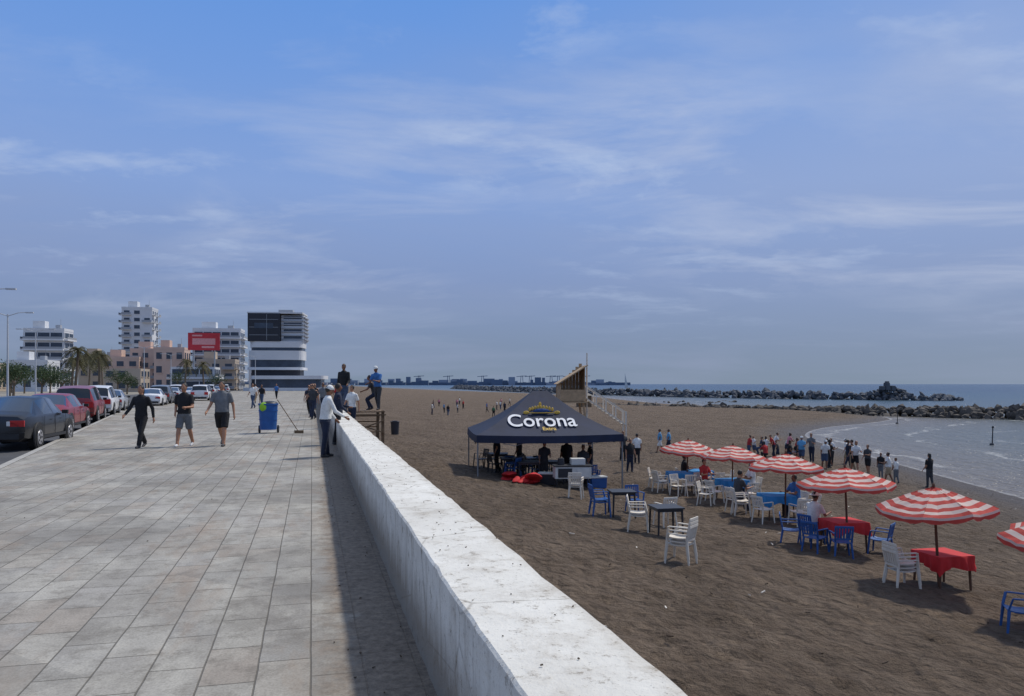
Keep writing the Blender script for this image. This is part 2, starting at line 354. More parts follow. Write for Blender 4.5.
# ---------------- people ----------------
SKIN=[M('skin_tan',s2l(168,122,95),.6,.08),M('skin_brown',s2l(128,88,66),.6,.08)]
def clothes(name,rgb): return M('cloth_'+name,s2l(*rgb),.9,.22,9,.5,25)
CL={k:clothes(k,v) for k,v in dict(black=(28,28,32),grey=(105,108,112),dgrey=(60,62,66),white=(222,222,218),blue=(60,110,170),sky=(90,150,190),navy=(34,42,62),red=(170,45,45),jeans=(62,78,104),tan=(158,138,110),green=(70,110,80),pink=(200,130,140),yellow=(200,170,70)).items()}
HAIR=M('hair_dark',(.02,.016,.013),.6,.3,20); SHOE=M('shoe',(.05,.05,.055),.7); SHOEW=M('shoe_white',(.6,.6,.6),.7); EYE=M('eye_dark',(.02,.02,.02),.3)
def person(loc,face,h=1.7,top='black',bot='black',legs=((20,8),(-15,20)),arms=((-20,20),(20,15)),lean=0,fat=1.0,shorts=False,sleeve='short',hair='short',hat=None,skin=0,vox=.028,detail=False,name='person',headturn=0,abd=.16,cross=False,shoe=0,backpack=None):
    b=MB(); u=h
    lr=math.radians(lean)
    def T(p,z0=.52):
        x,y,z=p; dz=z-z0
        return Vector((x,y+dz*math.sin(lr)*1.0,z0+dz*math.cos(lr)))
    J=[]
    for side,(a,k) in zip((-1,1),legs):
        a=math.radians(a);k=math.radians(k)
        hip=Vector((side*.052,0,.50)); kn=hip+Vector((side*.008,math.sin(a),-math.cos(a)))*.235
        an=kn+Vector((0,math.sin(a-k),-math.cos(a-k)))*.225
        J.append((hip,kn,an))
    zmin=min(j[2].z for j in J)-.045
    tr=[(.455,.070,.055),(.49,.092*fat**.5,.068*fat),(.53,.092*fat**.6,.070*fat),(.60,.080*fat,.060*fat*fat),(.66,.084*fat,.062*fat*fat),(.73,.096*fat**.6,.066*fat),(.785,.106,.060),(.815,.096,.048),(.84,.055,.040),(.855,.034,.034)]
    def ring(z,rx,ry,mi=None):
        return [T((rx*math.cos(2*math.pi*i/20),ry*math.sin(2*math.pi*i/20),z))*u for i in range(20)]
    b.loft([ring(*r) for r in tr[:4]],2); b.loft([ring(r[0],r[1]*1.05,r[2]*1.07) for r in tr[2:]],1)
    nb=T((0,0,.84));nt_=T((0,.006,.885)); b.capsule(nb*u,nt_*u,.030*u,.028*u,0)
    hc=T((0,.012,.932)); hr=Matrix.Rotation(math.radians(headturn),3,'Z')
    def H(p): return (hc+hr@Vector(p))*u
    b.ell(hc*u,(.042*u,.052*u,.066*u),0,16,10); b.ell(H((0,.014,-.028)),(.032*u,.036*u,.038*u),0,12,8)
    b.capsule(H((0,.050,.004)),H((0,.060,-.012)),.006*u,.008*u,0,8)
    for sd in(-1,1): b.ell(H((sd*.043,0,-.005)),(.006*u,.011*u,.016*u),0,8,6)
    b.ell(H((0,-.010,.016)),(.047*u,.054*u,.060*u),3,16,10)
    if hair=='long': b.ell(H((0,-.038,-.03)),(.042*u,.026*u,.075*u),3,12,8)
    if hair=='bun': b.ell(H((0,-.062,.02)),(.02*u,.02*u,.02*u),3,12,8)
    if hat:
        b.ell(H((0,-.002,.030)),(.052*u,.058*u,.048*u),5,16,8)
        if hat=='brim': b.cone(H((0,0,.020)),H((0,0,.027)),.105*u,.09*u,5,20)
        else: b.cone(H((0,.045,.022)),H((0,.05,.028)),.036*u,.034*u,5,14)
    fing=[]
    for side,(a,e) in zip((-1,1),arms):
        ab=abd; 
        if isinstance(a,tuple): a,ab=a
        a=math.radians(a);e=math.radians(e)
        sh=T((side*.104,0,.795)); el=sh+Vector((side*ab,math.sin(a),-math.cos(a))).normalized()*.175
        inward=-side*.25 if e>.9 else side*ab*.4
        wr=el+Vector((inward,math.sin(a+e),-math.cos(a+e))).normalized()*.15
        b.ell(sh*u,(.034*u*fat**.5,)*3,1,10,8)
        b.capsule(sh*u,el*u,.028*u*fat**.6,.022*u,0); b.capsule(el*u,wr*u,.0225*u,.0145*u,0)
        if sleeve=='short': b.cone(sh*u,(sh.lerp(el,.72))*u,.036*u*fat**.6,.034*u,1)
        else:
            b.capsule(sh*u,el*u,.034*u,.028*u,1); b.cone(el*u,wr.lerp(el,.05)*u,.028*u,.021*u,1)
        dd=(wr-el).normalized(); px=Vector((side,0,0)).cross(dd)
        if px.length<.1: px=Vector((0,1,0))
        px.normalize()
        b.capsule(wr*u,(wr+dd*.045)*u,.014*u,.018*u,0,8)
        fing.append((wr,dd,px,side))
    for (hip,kn,an),k in zip(J,legs):
        b.capsule(hip*u,kn*u,.048*u*fat**.4,.033*u,0 if shorts else 2)
        md=kn.lerp(an,.3); b.capsule(kn*u,md*u,.033*u,.034*u,0 if shorts else 2); b.capsule(md*u,an*u,.034*u,.022*u,0 if shorts else 2)
        if shorts: b.cone(hip*u,hip.lerp(kn,.92)*u,.060*u*fat**.4,.053*u,2,14); b.ell(hip*u,(.058*u,)*3,2)
        else: b.cone(hip*u,kn*u,.055*u*fat**.4,.040*u,2,14); b.cone(kn*u,an*u,.040*u,.034*u,2,14)
        sw=math.radians(k[0]-k[1]); pit=min(0,sw)*.8
        fd=Vector((0,math.cos(pit),math.sin(pit)))
        b.capsule((an+Vector((0,-.012,-.02)))*u,(an+fd*.075+Vector((0,0,-.026)))*u,.026*u,.019*u,4,10)
        b.cone((an+Vector((0,0,.03)))*u,(an+Vector((0,0,-.02)))*u,.024*u,.026*u,0 if shorts else 4,10)
    if backpack: 
        b.ell(T((0,-.085,.70))*u,(.07*u,.045*u,.10*u),5,12,8)
    mats=[SKIN[skin],CL[top],CL[bot],HAIR,SHOEW if shoe else SHOE,CL[hat_col(hat,backpack)] ,EYE]
    src=b.mesh('src',[]); bv=BVHTree.FromPolygons([Vector(v) for v in b.v],b.f)
    o=link(bpy.data.objects.new('tmp',src)); md=o.modifiers.new('r','REMESH'); md.mode='VOXEL'; md.voxel_size=vox
    sm=o.modifiers.new('s','SMOOTH'); sm.factor=.5; sm.iterations=2 if vox<.02 else 1
    dg=bpy.context.evaluated_depsgraph_get(); me=bpy.data.meshes.new_from_object(o.evaluated_get(dg))
    bpy.data.objects.remove(o)
    vs=[tuple(v.co) for v in me.vertices]; fs=[tuple(p.vertices) for p in me.polygons]; mi=[]
    for p in me.polygons:
        r=bv.find_nearest(p.center); mi.append(b.m[r[2]] if r[2] is not None else 0)
    out=MB(); out.v=vs; out.f=fs; out.m=mi
    if detail:
        for wr,dd,px,side in fing:
            for i,(off,ln) in enumerate(((-.013,.036),(-.004,.042),(.005,.040),(.013,.032))):
                p0=wr+dd*.045+px*off; p1=p0+dd*ln*.5; p2=p1+(dd*.8+Vector((-side*.6,.1,0))).normalized()*ln*.5
                out.capsule(p0*u,p1*u,.0052*u,.0048*u,0,6); out.capsule(p1*u,p2*u,.0048*u,.004*u,0,6)
            p0=wr+dd*.018+px*.012; p1=p0+(dd*.7+px*.8).normalized()*.022; p2=p1+dd*.018
            out.capsule(p0*u,p1*u,.006*u,.0055*u,0,6); out.capsule(p1*u,p2*u,.0055*u,.0045*u,0,6)
        for sd in(-1,1):
            out.ell(H((sd*.017,.047,.004)),(.006*u,.004*u,.004*u),6,8,6)
            out.box(H((sd*.017,.050,.014)),(.016*u,.004*u,.003*u),3)
        out.box(H((0,.050,-.030)),(.020*u,.004*u,.004*u),6)
    me2=out.mesh(name,mats); me2.polygons.foreach_set('use_smooth',[True]*len(me2.polygons))
    ob=link(bpy.data.objects.new(name,me2)); ob.location=(loc[0],loc[1],loc[2]-zmin*u); ob.rotation_euler=(0,0,math.radians(face))
    bpy.data.meshes.remove(me); bpy.data.meshes.remove(src)
    return ob
def hat_col(h,bp):
    return bp if bp else ('white' if h else 'black')
person((-9.63,20.0,0),176,1.66,'black','black',legs=((24,6),(-16,22)),arms=((-22,22),(22,28)),hair='long',vox=.013,detail=True,sleeve='long',name='walking_woman',fat=1.05,abd=.26)
person((-8.68,20.4,0),180,1.70,'black','grey',legs=((-16,14),(20,6)),arms=((14,75),(-12,60)),shorts=True,fat=1.14,vox=.013,detail=True,name='walking_man',shoe=1,abd=.25)
person((-7.72,20.5,0),184,1.74,'grey','black',legs=((16,6),(-18,22)),arms=((-16,22),(20,30)),shorts=True,fat=1.2,vox=.013,detail=True,name='walking_man',abd=.30)
person((-4.22,17.4,0),-60,1.62,'white','navy',legs=((7,3),(-4,4)),arms=((18,25),(24,35)),lean=7,hat='cap',sleeve='long',vox=.013,detail=True,name='leaning_man',skin=1,fat=1.1)
person((-4.75,21.0,0),-70,1.66,'navy','black',legs=((3,3),(-5,6)),arms=((20,60),(10,40)),sleeve='long',vox=.02,name='standing_man',skin=1,fat=1.1)
person((-5.5,26.5,0),150,1.6,'white','navy',legs=((4,3),(-5,6)),vox=.02,name='standing_man')
WT=.68
person((-6.33,29.0,WT),170,1.72,'black','jeans',legs=((4,3),(-5,8)),arms=((10,50),(-4,20)),sleeve='long',vox=.02,name='standing_man',skin=1,fat=1.1)
person((-4.95,28.4,WT+.02),160,1.62,'blue','dgrey',legs=((12,10),(-8,16)),arms=((30,70),(24,50)),lean=12,vox=.02,name='standing_man',skin=1,hat='cap',abd=.1)
person((-5.15,28.9,WT+.02),100,1.5,'dgrey','navy',legs=((60,80),(55,90)),arms=((30,40),(34,30)),lean=18,vox=.02,name='crouching_man',skin=1)
for x,y,t,bt in((-10.3,42,'grey','navy'),(-11.2,42.5,'navy','black'),(-17.5,52,'white','jeans'),(-19.5,60,'black','jeans'),(-12.5,55,'red','black'),(-14.2,64,'black','black'),(-22,66,'white','tan'),(-16.5,75,'black','navy'),(-26,85,'blue','black'),(-9.9,38,'black','navy'),(-9.3,36,'dgrey','navy'),(-12.8,50,'black','jeans')):
    person((x,y,0),random.choice((180,0,160,20)),random.uniform(1.6,1.76),t,bt,vox=.035,name='pedestrian',skin=random.choice((0,1)),fat=1.1)
def bp(x,y,top,bot,face=None,**k):
    return person((x,y,gz(x,y)+.0),face if face is not None else random.uniform(0,360),k.pop('h',random.uniform(1.5,1.7)),top,bot,vox=k.pop('vox',.028),name=k.pop('name','beachgoer'),skin=random.choice((0,1)),fat=random.uniform(1.0,1.25),**k)
st=((4,4),(-6,8)); wk=((20,8),(-16,22)); ar=((8,15),(-6,12)); st2=((14,4),(-12,10)); ar2=((30,70),(10,20)); ar3=((20,95),(26,90))
bp(19.3,35.6,'black','dgrey',20,legs=st,arms=((5,30),(10,40)),hair='long')
bp(17.4,35.6,'white','tan',60,legs=st2,arms=ar2,shorts=True,h=1.45); bp(18.2,38,'black','grey',150,legs=st,arms=ar,h=1.25); bp(17.9,35.9,'white','grey',20,legs=st,arms=ar,h=1.2)
cs=['white','red','black','white','sky','navy','red','pink','white','green','dgrey','blue']
for i,(x,y) in enumerate(((16.4,40.4),(17.0,41.2),(17.9,40.2),(18.5,42.4),(19.4,44.6),(17.2,44.2),(17.4,42.2),(18.1,41.0),(16.1,42.8),(18.0,43.4),(18.3,39.6))):
    bp(x,y,('white','black','white','navy','white','grey','white','black','sky','white','dgrey')[i],random.choice(('black','jeans','navy','tan')),legs=random.choice((st,st2)),arms=random.choice((ar,ar2,ar3)),shorts=i%2==0,hair=random.choice(('short','long')),hat=('cap' if i%4==0 else None),lean=random.choice((0,6,14)))
SIT=((100,118),(96,122))
for i,(x,y) in enumerate(((14.9,45.2),(15.3,46.4),(15.9,46.8),(16.6,46.0),(17.1,47.6),(15.1,48.0),(18.0,48.6),(15.6,45.2),(16.3,47.9),(16.9,45.4),(14.4,46.8),(17.6,49.4),(15.9,49.0))):
    s_=i%3==0
    bp(x,y,('red','white','red','black','pink','white','red','dgrey','white','black','red','white','navy')[i],random.choice(('black','jeans','navy','red')),legs=SIT if s_ else random.choice((st,st2)),arms=ar2 if s_ else random.choice((ar,ar2,ar3)),shorts=i%2==1,hair=random.choice(('short','long')),h=1.55 if s_ else random.uniform(1.15,1.5),lean=random.choice((0,10,20)))
bp(9.6,50,'sky','white',90,legs=wk,arms=ar,shorts=True); bp(10.3,50.6,'sky','navy',80,legs=wk,arms=ar,shorts=True)
bp(6.75,41.6,'white','black',0,legs=st,arms=ar); bp(6.2,43,'dgrey','black',200,legs=st,arms=ar2)
bp(5.6,36.5,'black','navy',200,legs=st,arms=ar)
for i in range(20):
    y=random.uniform(100,165); x=random.choice((random.uniform(-15,-8),random.uniform(-4,0),random.uniform(-20,12)))
    bp(x,y,random.choice(cs),random.choice(('black','navy','jeans')),legs=random.choice((st,wk)),arms=ar,vox=.045)
# ---------------- umbrellas ----------------
URED=M('umbrella_red',s2l(204,84,74),.85,.16,3,transl=.3); UWH=M('umbrella_white',s2l(226,206,194),.85,.1,3,transl=.3)
POLE=M('umbrella_pole_wood',s2l(92,66,48),.7,.2,10)
def umbrella(x,y,h=2.12,R=1.14,rot=0,tilt=(0,0)):
    z=gz(x,y); e=empty('beach_umbrella',(x,y,z),rot)
    b=MB(); b.cone((0,0,-.3),(0,0,h-.04),.028,.024,0,10); b.ell((0,0,h+.02),(.03,.03,.05),0,8,6)
    for i in range(8):
        a=2*math.pi*(i+.0)/8; c,s=math.cos(a),math.sin(a)
        b.cone((0.02*c,0.02*s,h-.05),(R*.97*c,R*.97*s,h-.42),.007,.006,0,5)
        b.cone((0.02*c,0.02*s,h-.60),(R*.5*c,R*.5*s,h-.22),.006,.006,0,5)
    b.obj('pole',[POLE],parent=e,smooth=True)
    b=MB(); fr=[0.02,.15,.27,.39,.50,.61,.72,.82,.91,1.0]; K=6
    dz=[random.uniform(-.03,.03) for _ in range(8)]
    def pt(r,i,k):
        a0=2*math.pi*i/8;a1=2*math.pi*(i+1)/8;t=k/K
        p0=Vector((math.cos(a0),math.sin(a0),0));p1=Vector((math.cos(a1),math.sin(a1),0))
        p=p0.lerp(p1,t)*(1-.05*math.sin(math.pi*t)*r)*r*R
        zz=h-.02-.38*r**1.15-.055*math.sin(math.pi*t)*r+.022*noise.noise((i*3+k,r*5,x))+r*(dz[i]*(1-t)+dz[(i+1)%8]*t)
        return Vector((p.x,p.y,zz))
    for j in range(len(fr)-1):
        for i in range(8):
            for k in range(K):
                b.add([pt(fr[j],i,k),pt(fr[j],i,k+1),pt(fr[j+1],i,k+1),pt(fr[j+1],i,k)],[(3,2,1,0)],(j)%2)
    for i in range(8):
        for k in range(K):
            q0=pt(1,i,k);q1=pt(1,i,k+1)
            d0=.08+.05*abs(math.sin(math.pi*k/K*2+.2)); d1=.08+.05*abs(math.sin(math.pi*(k+1)/K*2+.2))
            m0=q0*1.01;m1=q1*1.01
            m0.z=q0.z-.045;m1.z=q1.z-.045; n0=m0.copy();n0.z=q0.z-d0;n1=m1.copy();n1.z=q1.z-d1
            b.add([q0,q1,m1,m0],[(3,2,1,0)],1); b.add([m0,m1,n1,n0],[(3,2,1,0)],0)
    me=b.obj('canopy',[URED,UWH],parent=e)
    bm=bmesh.new(); bm.from_mesh(me.data); bmesh.ops.remove_doubles(bm,verts=bm.verts,dist=.0005); bm.to_mesh(me.data); bm.free()
    e.rotation_euler=(tilt[0],tilt[1],rot)
    return e
UM=[(8.38,15.1),(8.16,18.7),(8.3,23.4),(7.85,27.5),(6.8,30.0),(9.5,12.9)]
for i,(x,y) in enumerate(UM): umbrella(x,y,h=(2.08,2.08,2.06,2.02,2.02,2.04)[i],R=(1.08,1.12,1.14,1.14,1.1,1.12)[i],rot=i*.37+.1,tilt=(random.uniform(-.06,.06),random.uniform(-.06,.06)))
# ---------------- chairs, tables ----------------
PW=M('plastic_white',s2l(216,208,194),.5,.12,5); PB=M('plastic_blue',s2l(34,84,146),.45,.15,5); PBK=M('plastic_dark',s2l(40,42,48),.5,.1,5)
CR=M('tablecloth_red',s2l(192,38,40),.8,.15,4); CB=M('tablecloth_blue',s2l(40,124,180),.8,.15,4)
def chair_geo(b,dz=0,mi=0,sx=0):
    def P(x,y,z): return ((x*.9+sx),y*.9,z*.97+dz)
    pts=[]
    for j in range(5):
        y=-.24+j*.12; zz=.44-.02*math.sin(math.pi*j/4)+(.012 if j==0 else 0)
        pts.append([P(-.21+.02*(j/4),y,zz),P(-.1,y,zz-.012),P(.1,y,zz-.012),P(.21-.02*(j/4),y,zz),P(.21-.02*(j/4),y,zz-.025),P(-.21+.02*(j/4),y,zz-.025)])
    b.loft(pts,mi)
    for s in(-1,1):
        b.cone(P(s*.21,-.22,.45),P(s*.26,-.26,0),.028,.018,mi,8); b.cone(P(s*.19,.22,.43),P(s*.23,.29,0),.028,.018,mi,8)
        b.beam(P(s*.20,.22,.42),P(s*.21,.31,.82),.045,.022,mi)
        b.beam(P(s*.21,.26,.64),P(s*.26,-.16,.65),.05,.02,mi); b.beam(P(s*.26,-.17,.65),P(s*.215,-.23,.44),.045,.02,mi)
    b.beam(P(-.23,.31,.81),P(.23,.31,.81),.022,.055,mi)
    b.beam(P(-.2,.25,.52),P(.2,.25,.52),.02,.04,mi)
    for i in range(5):
        x=-.14+.07*i; b.beam(P(x,.25,.53),P(x*1.05,.305,.79),.042,.012,mi)
def chair(x,y,rz,mat,stack=1):
    b=MB()
    for i in range(stack): chair_geo(b,i*.07)
    b.obj('plastic_chair' if stack==1 else 'stacked_plastic_chairs',[mat],(x,y,gz(x,y)-.02),math.radians(rz),bevel=.004)
def table(x,y,rz,cloth=None,w=.95):
    b=MB(); hh=.74
    for sx in(-1,1):
        for sy in(-1,1): b.cone((sx*w*.40,sy*w*.40,hh-.03),(sx*w*.43,sy*w*.43,0),.03,.022,0,8)
    b.box((0,0,hh-.02),(w*.96,w*.96,.035),0); b.box((0,0,hh-.07),(w*.84,w*.84,.06),0)
    if cloth:
        per=[]; n=15
        for sd in range(4):
            for i in range(n):
                t=-1+2*i/n; p=[(t,-1),(1,t),(-t,1),(-1,-t)][sd]; per.append(p)
        r0=[(px*w*.485,py*w*.485,hh+.006) for px,py in per]
        def skirt(dz,o):
            out=[]
            for i,(px,py) in enumerate(per):
                cor=abs(px*py)**2; f=.03*math.sin(i*1.9+x*3)*o+.015*math.sin(i*.8)
                out.append((px*(w*.5+f+.02*o),py*(w*.5+f+.02*o),hh-dz-((.12*cor+.03*math.sin(i*.55+x)) if o>.5 else 0)))
            return out
        b.add(r0,[tuple(range(len(r0)))],1)
        b.loft([r0,skirt(.02,.0),skirt(.12,.7),skirt(.22,1.2)],1,cap=False)
    o=b.obj('beach_table',[PBK if not cloth else POLE]+([cloth] if cloth else []),(x,y,gz(x,y)-.01),math.radians(rz))
    if cloth:
        for p in o.data.polygons: p.use_smooth=(p.material_index==1 and len(p.vertices)==4)
table(8.6,15.4,12,CR,.82); chair(7.62,15.05,100,PW,3); chair(8.35,12.65,250,PB)
table(8.2,19.05,10,CR,.88); chair(7.2,18.3,130,PB); chair(7.7,18.0,170,PB); chair(8.9,18.6,230,PB); chair(7.0,19.3,70,PB)
table(8.2,23.9,5,CB,.92); chair(7.5,23.0,120,PW); chair(7.2,24.2,90,PW,2); chair(8.5,22.8,190,PW); chair(9.2,23.8,270,PW)
table(8.0,28.0,15,CB,.92); chair(7.1,27.0,120,PW); chair(7.2,28.2,80,PW); chair(8.3,26.9,190,PW); chair(6.6,26.2,60,PW)
table(6.5,29.9,0,CB,.92); chair(5.6,29.0,110,PW,2); chair(6.6,28.7,180,PW); chair(5.7,30.6,70,PW); chair(7.4,29.6,260,PW); chair(6.1,28.2,30,PW)
table(7.6,31.2,0,CB); chair(8.6,31,270,PW); chair(8,30.1,190,PW)
chair(3.36,15.35,235,PW,3)
table(3.72,18.6,10,None,.72); chair(3.12,19.0,80,PW,2); table(3.05,21.4,5,None,.72); chair(2.4,21.0,100,PB,2); chair(2.03,24.6,170,PW,2)
chair(4.1,20.6,200,PW); chair(3.6,22.6,10,PB)
def seated(x,y,f,top,bot,cm,**k):
    person((x,y,gz(x,y)),f,1.66,top,bot,legs=((84,84),(80,86)),arms=((35,60),(30,70)),vox=.02,name='seated_beachgoer',skin=random.choice((0,1)),fat=1.12,**k)
    chair(x+.05*math.sin(math.radians(f)),y-.05*math.cos(math.radians(f)),f+180,cm)
seated(7.65,19.6,-60,'white','tan',PB,hat='brim',lean=8)
seated(9.0,24.4,110,'blue','navy',PW,lean=5); seated(7.3,25.0,-70,'dgrey','navy',PW,lean=10)
seated(8.9,28.6,100,'white','navy',PW); seated(7.3,29.3,-150,'red','black',PW); seated(7.0,31.3,-90,'black','tan',PW)
# ---------------- canopy tent ----------------
NAVY=M('tent_navy',s2l(27,38,64),.75,.25,2,.2,8,transl=.05); ALU=M('tent_frame',s2l(120,122,125),.5,.1); LETTER=M('lettering_white',(.75,.75,.75),.7); GOLD=M('emblem_gold',s2l(214,176,70),.6); EBL=M('emblem_blue',s2l(40,80,150),.6)
tx,ty=1.12,30.6; tz=-2.2; tent=empty('canopy_tent',(tx,ty,tz),math.radians(7))
w,d=2.72,2.5; e=2.0; pk=3.58; rg=.3
b=MB()
K=12
def sag(p,q,t,s): v=Vector(p).lerp(Vector(q),t); v.z-=s*math.sin(math.pi*t); return v
A=[(-w,-d,e),(w,-d,e),(w,d,e),(-w,d,e)]; R=[(-rg,0,pk),(rg,0,pk),(rg,0,pk),(-rg,0,pk)]
for i in range(4):
    p,q=A[i],A[(i+1)%4]; r,s=R[i],R[(i+1)%4]
    rows=[]
    for j in range(9):
        t=j/8; rows.append([ (sag(p,q,k/K,.05).lerp(Vector(r).lerp(Vector(s),k/K),t))-Vector((0,0,.16*math.sin(math.pi*t)+.03*noise.noise((k*.9+i*9,j*.7,2))*math.sin(math.pi*t)*math.sin(math.pi*k/K))) for k in range(K+1)])
    b.loft(rows,0,closed=False,cap=False)
    low=[]; 
    for k in range(K+1):
        v=sag(p,q,k/K,.05); out=Vector((v.x,v.y,0)).normalized()*(.02+.025*math.sin(k*2.1)); low.append(v+out-Vector((0,0,.27)))
    b.loft([[x for x in low],[sag(p,q,k/K,.05) for k in range(K+1)]],0,closed=False,cap=False)
cn=b.obj('canopy',[NAVY],parent=tent,smooth=True)
b=MB()
for x,y in((-w,-d),(w,-d),(w,d),(-w,d)):
    gzz=-.25; b.box((x*.985,y*.985,(e+gzz)/2-.02),(.05,.05,e-gzz),0)
for i in range(4):
    p=Vector(A[i])*.985;q=Vector(A[(i+1)%4])*.985; p.z=q.z=e-.08
    m_=p.lerp(q,.5); lo=Vector((0,0,-.32)); b.beam(p,p.lerp(q,.25)+lo,.025,.02,0); b.beam(p.lerp(q,.25)+lo,m_,.025,.02,0); b.beam(m_,p.lerp(q,.75)+lo,.025,.02,0); b.beam(p.lerp(q,.75)+lo,q,.025,.02,0)
b.obj('frame',[ALU],parent=tent)
fa=math.atan2(pk-e,d)
def slope(u_,v_,off=.05):
    t=v_/math.hypot(d,pk-e); y=-d+d*t; z=e+(pk-e)*t-.16*math.sin(math.pi*t); return (u_,y-off*math.sin(fa),z+off*math.cos(fa))
def text(body,size,u_,v_,mat,name,zs=1.25,off=.012):
    cu=bpy.data.curves.new(name,'FONT'); cu.body=body; cu.size=size; cu.align_x='CENTER'; cu.extrude=.004; cu.offset=off
    o=link(bpy.data.objects.new(name,cu)); o.data.materials.append(mat); o.location=slope(u_,v_,.03); o.rotation_euler=(fa-.06,0,0); o.scale=(1,zs,1); o.parent=tent
    dg=bpy.context.evaluated_depsgraph_get(); me=bpy.data.meshes.new_from_object(o.evaluated_get(dg)); o2=link(bpy.data.objects.new(name,me)); o2.parent=tent; o2.matrix_local=o.matrix_basis.copy(); bpy.data.objects.remove(o)
    return o2
text('Corona',.84,-.20,.68,LETTER,'lettering',1.45,.008); text('Extra',.24,.0,.34,GOLD,'small_lettering',1.3,.004)
b=MB()
for i in range(9):
    u0=-.44+.11*i; v0=1.82+.16*math.cos(u0*3.2); b.ell(Vector(slope(u0-.12,v0,.04)),(.05,.03,.08),0,8,6)
b.ell(Vector(slope(-.12,1.74,.03)),(.34,.05,.12),1,14,6,Matrix.Rotation(fa,3,'X'))
b.beam(slope(-.60,1.62,.05),slope(.36,1.62,.05),.06,.03,0); b.ell(Vector(slope(-.12,2.16,.04)),(.06,.03,.09),0,8,6)
for s in(-1,1): b.ell(Vector(slope(-.12+s*.6,1.66,.03)),(.12,.03,.07),0,8,6)
b.obj('emblem',[GOLD,EBL],parent=tent)
STEEL=M('cart_white',s2l(205,205,200),.5,.1); RED=M('red_fabric',s2l(190,30,34),.8,.2,5)
def grill(x,y,rz):
    b=MB()
    b.box((0,0,.62),(1.3,.6,.42),0); b.box((0,0,.86),(1.4,.68,.04),1)
    for sx in(-1,1):
        for sy in(-1,1): b.cone((sx*.58,sy*.24,.42),(sx*.6,sy*.26,0),.02,.02,1,8)
    b.box((-.3,-.315,.62),(.5,.02,.32),1); b.box((.35,-.315,.62),(.45,.02,.32),0)
    b.box((0.2,0,1.0),(.5,.4,.22),0); b.cone((-.4,0,.88),(-.4,0,1.12),.13,.11,1,14)
    b.obj('food_cart',[STEEL,PBK],(x,y,gz(x,y)),rz,bevel=.01)
grill(2.15,27.6,.1)
def cooler(x,y,m):
    b=MB(); b.box((0,0,.2),(.6,.38,.38),0,taper=1.06); b.box((0,0,.425),(.66,.43,.06),1); b.beam((-.34,0,.3),(-.34,0,.45),.03,.1,1)
    b.obj('cooler_box',[m,STEEL],(x,y,gz(x,y)),random.uniform(-.4,.4),bevel=.012)
cooler(1.3,28.2,PBK); cooler(3.2,28.9,PB)
for x,y in((0,29.8),(1.4,30.5),(-.6,31.4),(2.6,30.2),(1,32),(.6,28.9)): table(x,y,random.uniform(0,20),None,.9)
for i in range(20): chair(random.uniform(-1.3,3.4),random.uniform(28.7,32.8),random.uniform(0,360),random.choice((PBK,PBK,PB)))
def pile(x,y,s,name='folded_red_fabric'):
    b=MB()
    for i in range(5):
        b.ell((random.uniform(-.4,.4)*s,random.uniform(-.25,.25)*s,.08*s+.05*i*s),(random.uniform(.3,.5)*s,random.uniform(.2,.32)*s,.09*s),0,16,8,Matrix.Rotation(random.uniform(-.4,.4),3,'Y'))
    b.v=[(x_+.04*noise.noise((x_*6,y_*6,z_*6)),y_,z_+.05*noise.noise((x_*5,y_*5,4))) for x_,y_,z_ in b.v]
    b.obj(name,[RED],(x,y,gz(x,y)),random.uniform(0,3),smooth=True)
pile(.75,27.6,1.05); pile(.1,28.6,.9); pile(.3,27.2,.6)
bp(1.2,28.6,'black','black',190,legs=st,arms=((20,70),(10,30)),name='vendor'); bp(2.7,29.2,'dgrey','black',170,legs=st,arms=ar,name='vendor'); bp(-.6,30.4,'navy','black',100,legs=st,arms=ar,name='vendor')
bp(3.2,31.5,'black','navy',100,legs=st,arms=ar,name='vendor'); bp(2.2,31.0,'black','black',20,legs=st,arms=ar,name='vendor'); bp(.3,31.8,'dgrey','black',70,legs=st,arms=ar,name='vendor')
# ---------------- wooden stair platform by the wall ----------------
WOOD=M('weathered_wood',s2l(112,92,70),.85,.3,6,.4,20)
b=MB()
for i in range(8): b.box((1.25+.17*i,28.9+0,.66),(.15,2.4,.04),0)
for x in(1.25,2.45):
    for y in(27.8,30.0): b.box((x,y,-.5),(.10,.10,2.4),0)
b.beam((1.2,27.75,.55),(2.55,27.75,.55),.12,.05,0); b.beam((1.2,27.72,-.1),(2.5,27.72,.35),.10,.04,0); b.beam((1.2,27.72,.35),(2.5,27.72,-.1),.10,.04,0)
for i in range(8): b.box((2.0,30.2+.24*i,.42-.22*i),(.9,.26,.04),0)
for x in(1.5,2.5): b.beam((x,30.0,.55),(x,32.2,-1.4),.05,.2,0)
b.obj('wooden_beach_stairs',[WOOD],rz=TH)
# ---------------- bin cart ----------------
BB=M('bin_blue',s2l(28,84,150),.5,.15,5); LIME=M('lime_fabric',s2l(150,200,50),.8)
b=MB()
b.cone((0,0,.12),(0,0,.95),.27,.31,0,24); b.cone((0,0,.95),(0,0,1.0),.33,.33,0,24); b.cone((0,0,.45),(0,0,.48),.30,.30,0,24); b.cone((0,0,.74),(0,0,.77),.315,.315,0,24)
for s in(-1,1): b.cone((s*.3-.03*s,.2,.13),(s*.3+.03*s,.2,.13),.13,.13,1,14)
b.ell((-.12,-.22,.88),(.14,.12,.16),2,12,8); b.ell((.05,0,1.0),(.26,.26,.08),1,14,8)
b.cone((.30,-.05,1.12),(1.0,-.3,.06),.014,.014,3,6); b.box((1.02,-.31,.05),(.3,.06,.1),3); b.cone((-.25,.1,.6),(-.3,.1,1.3),.014,.014,3,6)
b.obj('cleaning_bin_cart',[BB,PBK,LIME,WOOD],(-8.2,25.9,0),.2,smooth=True)
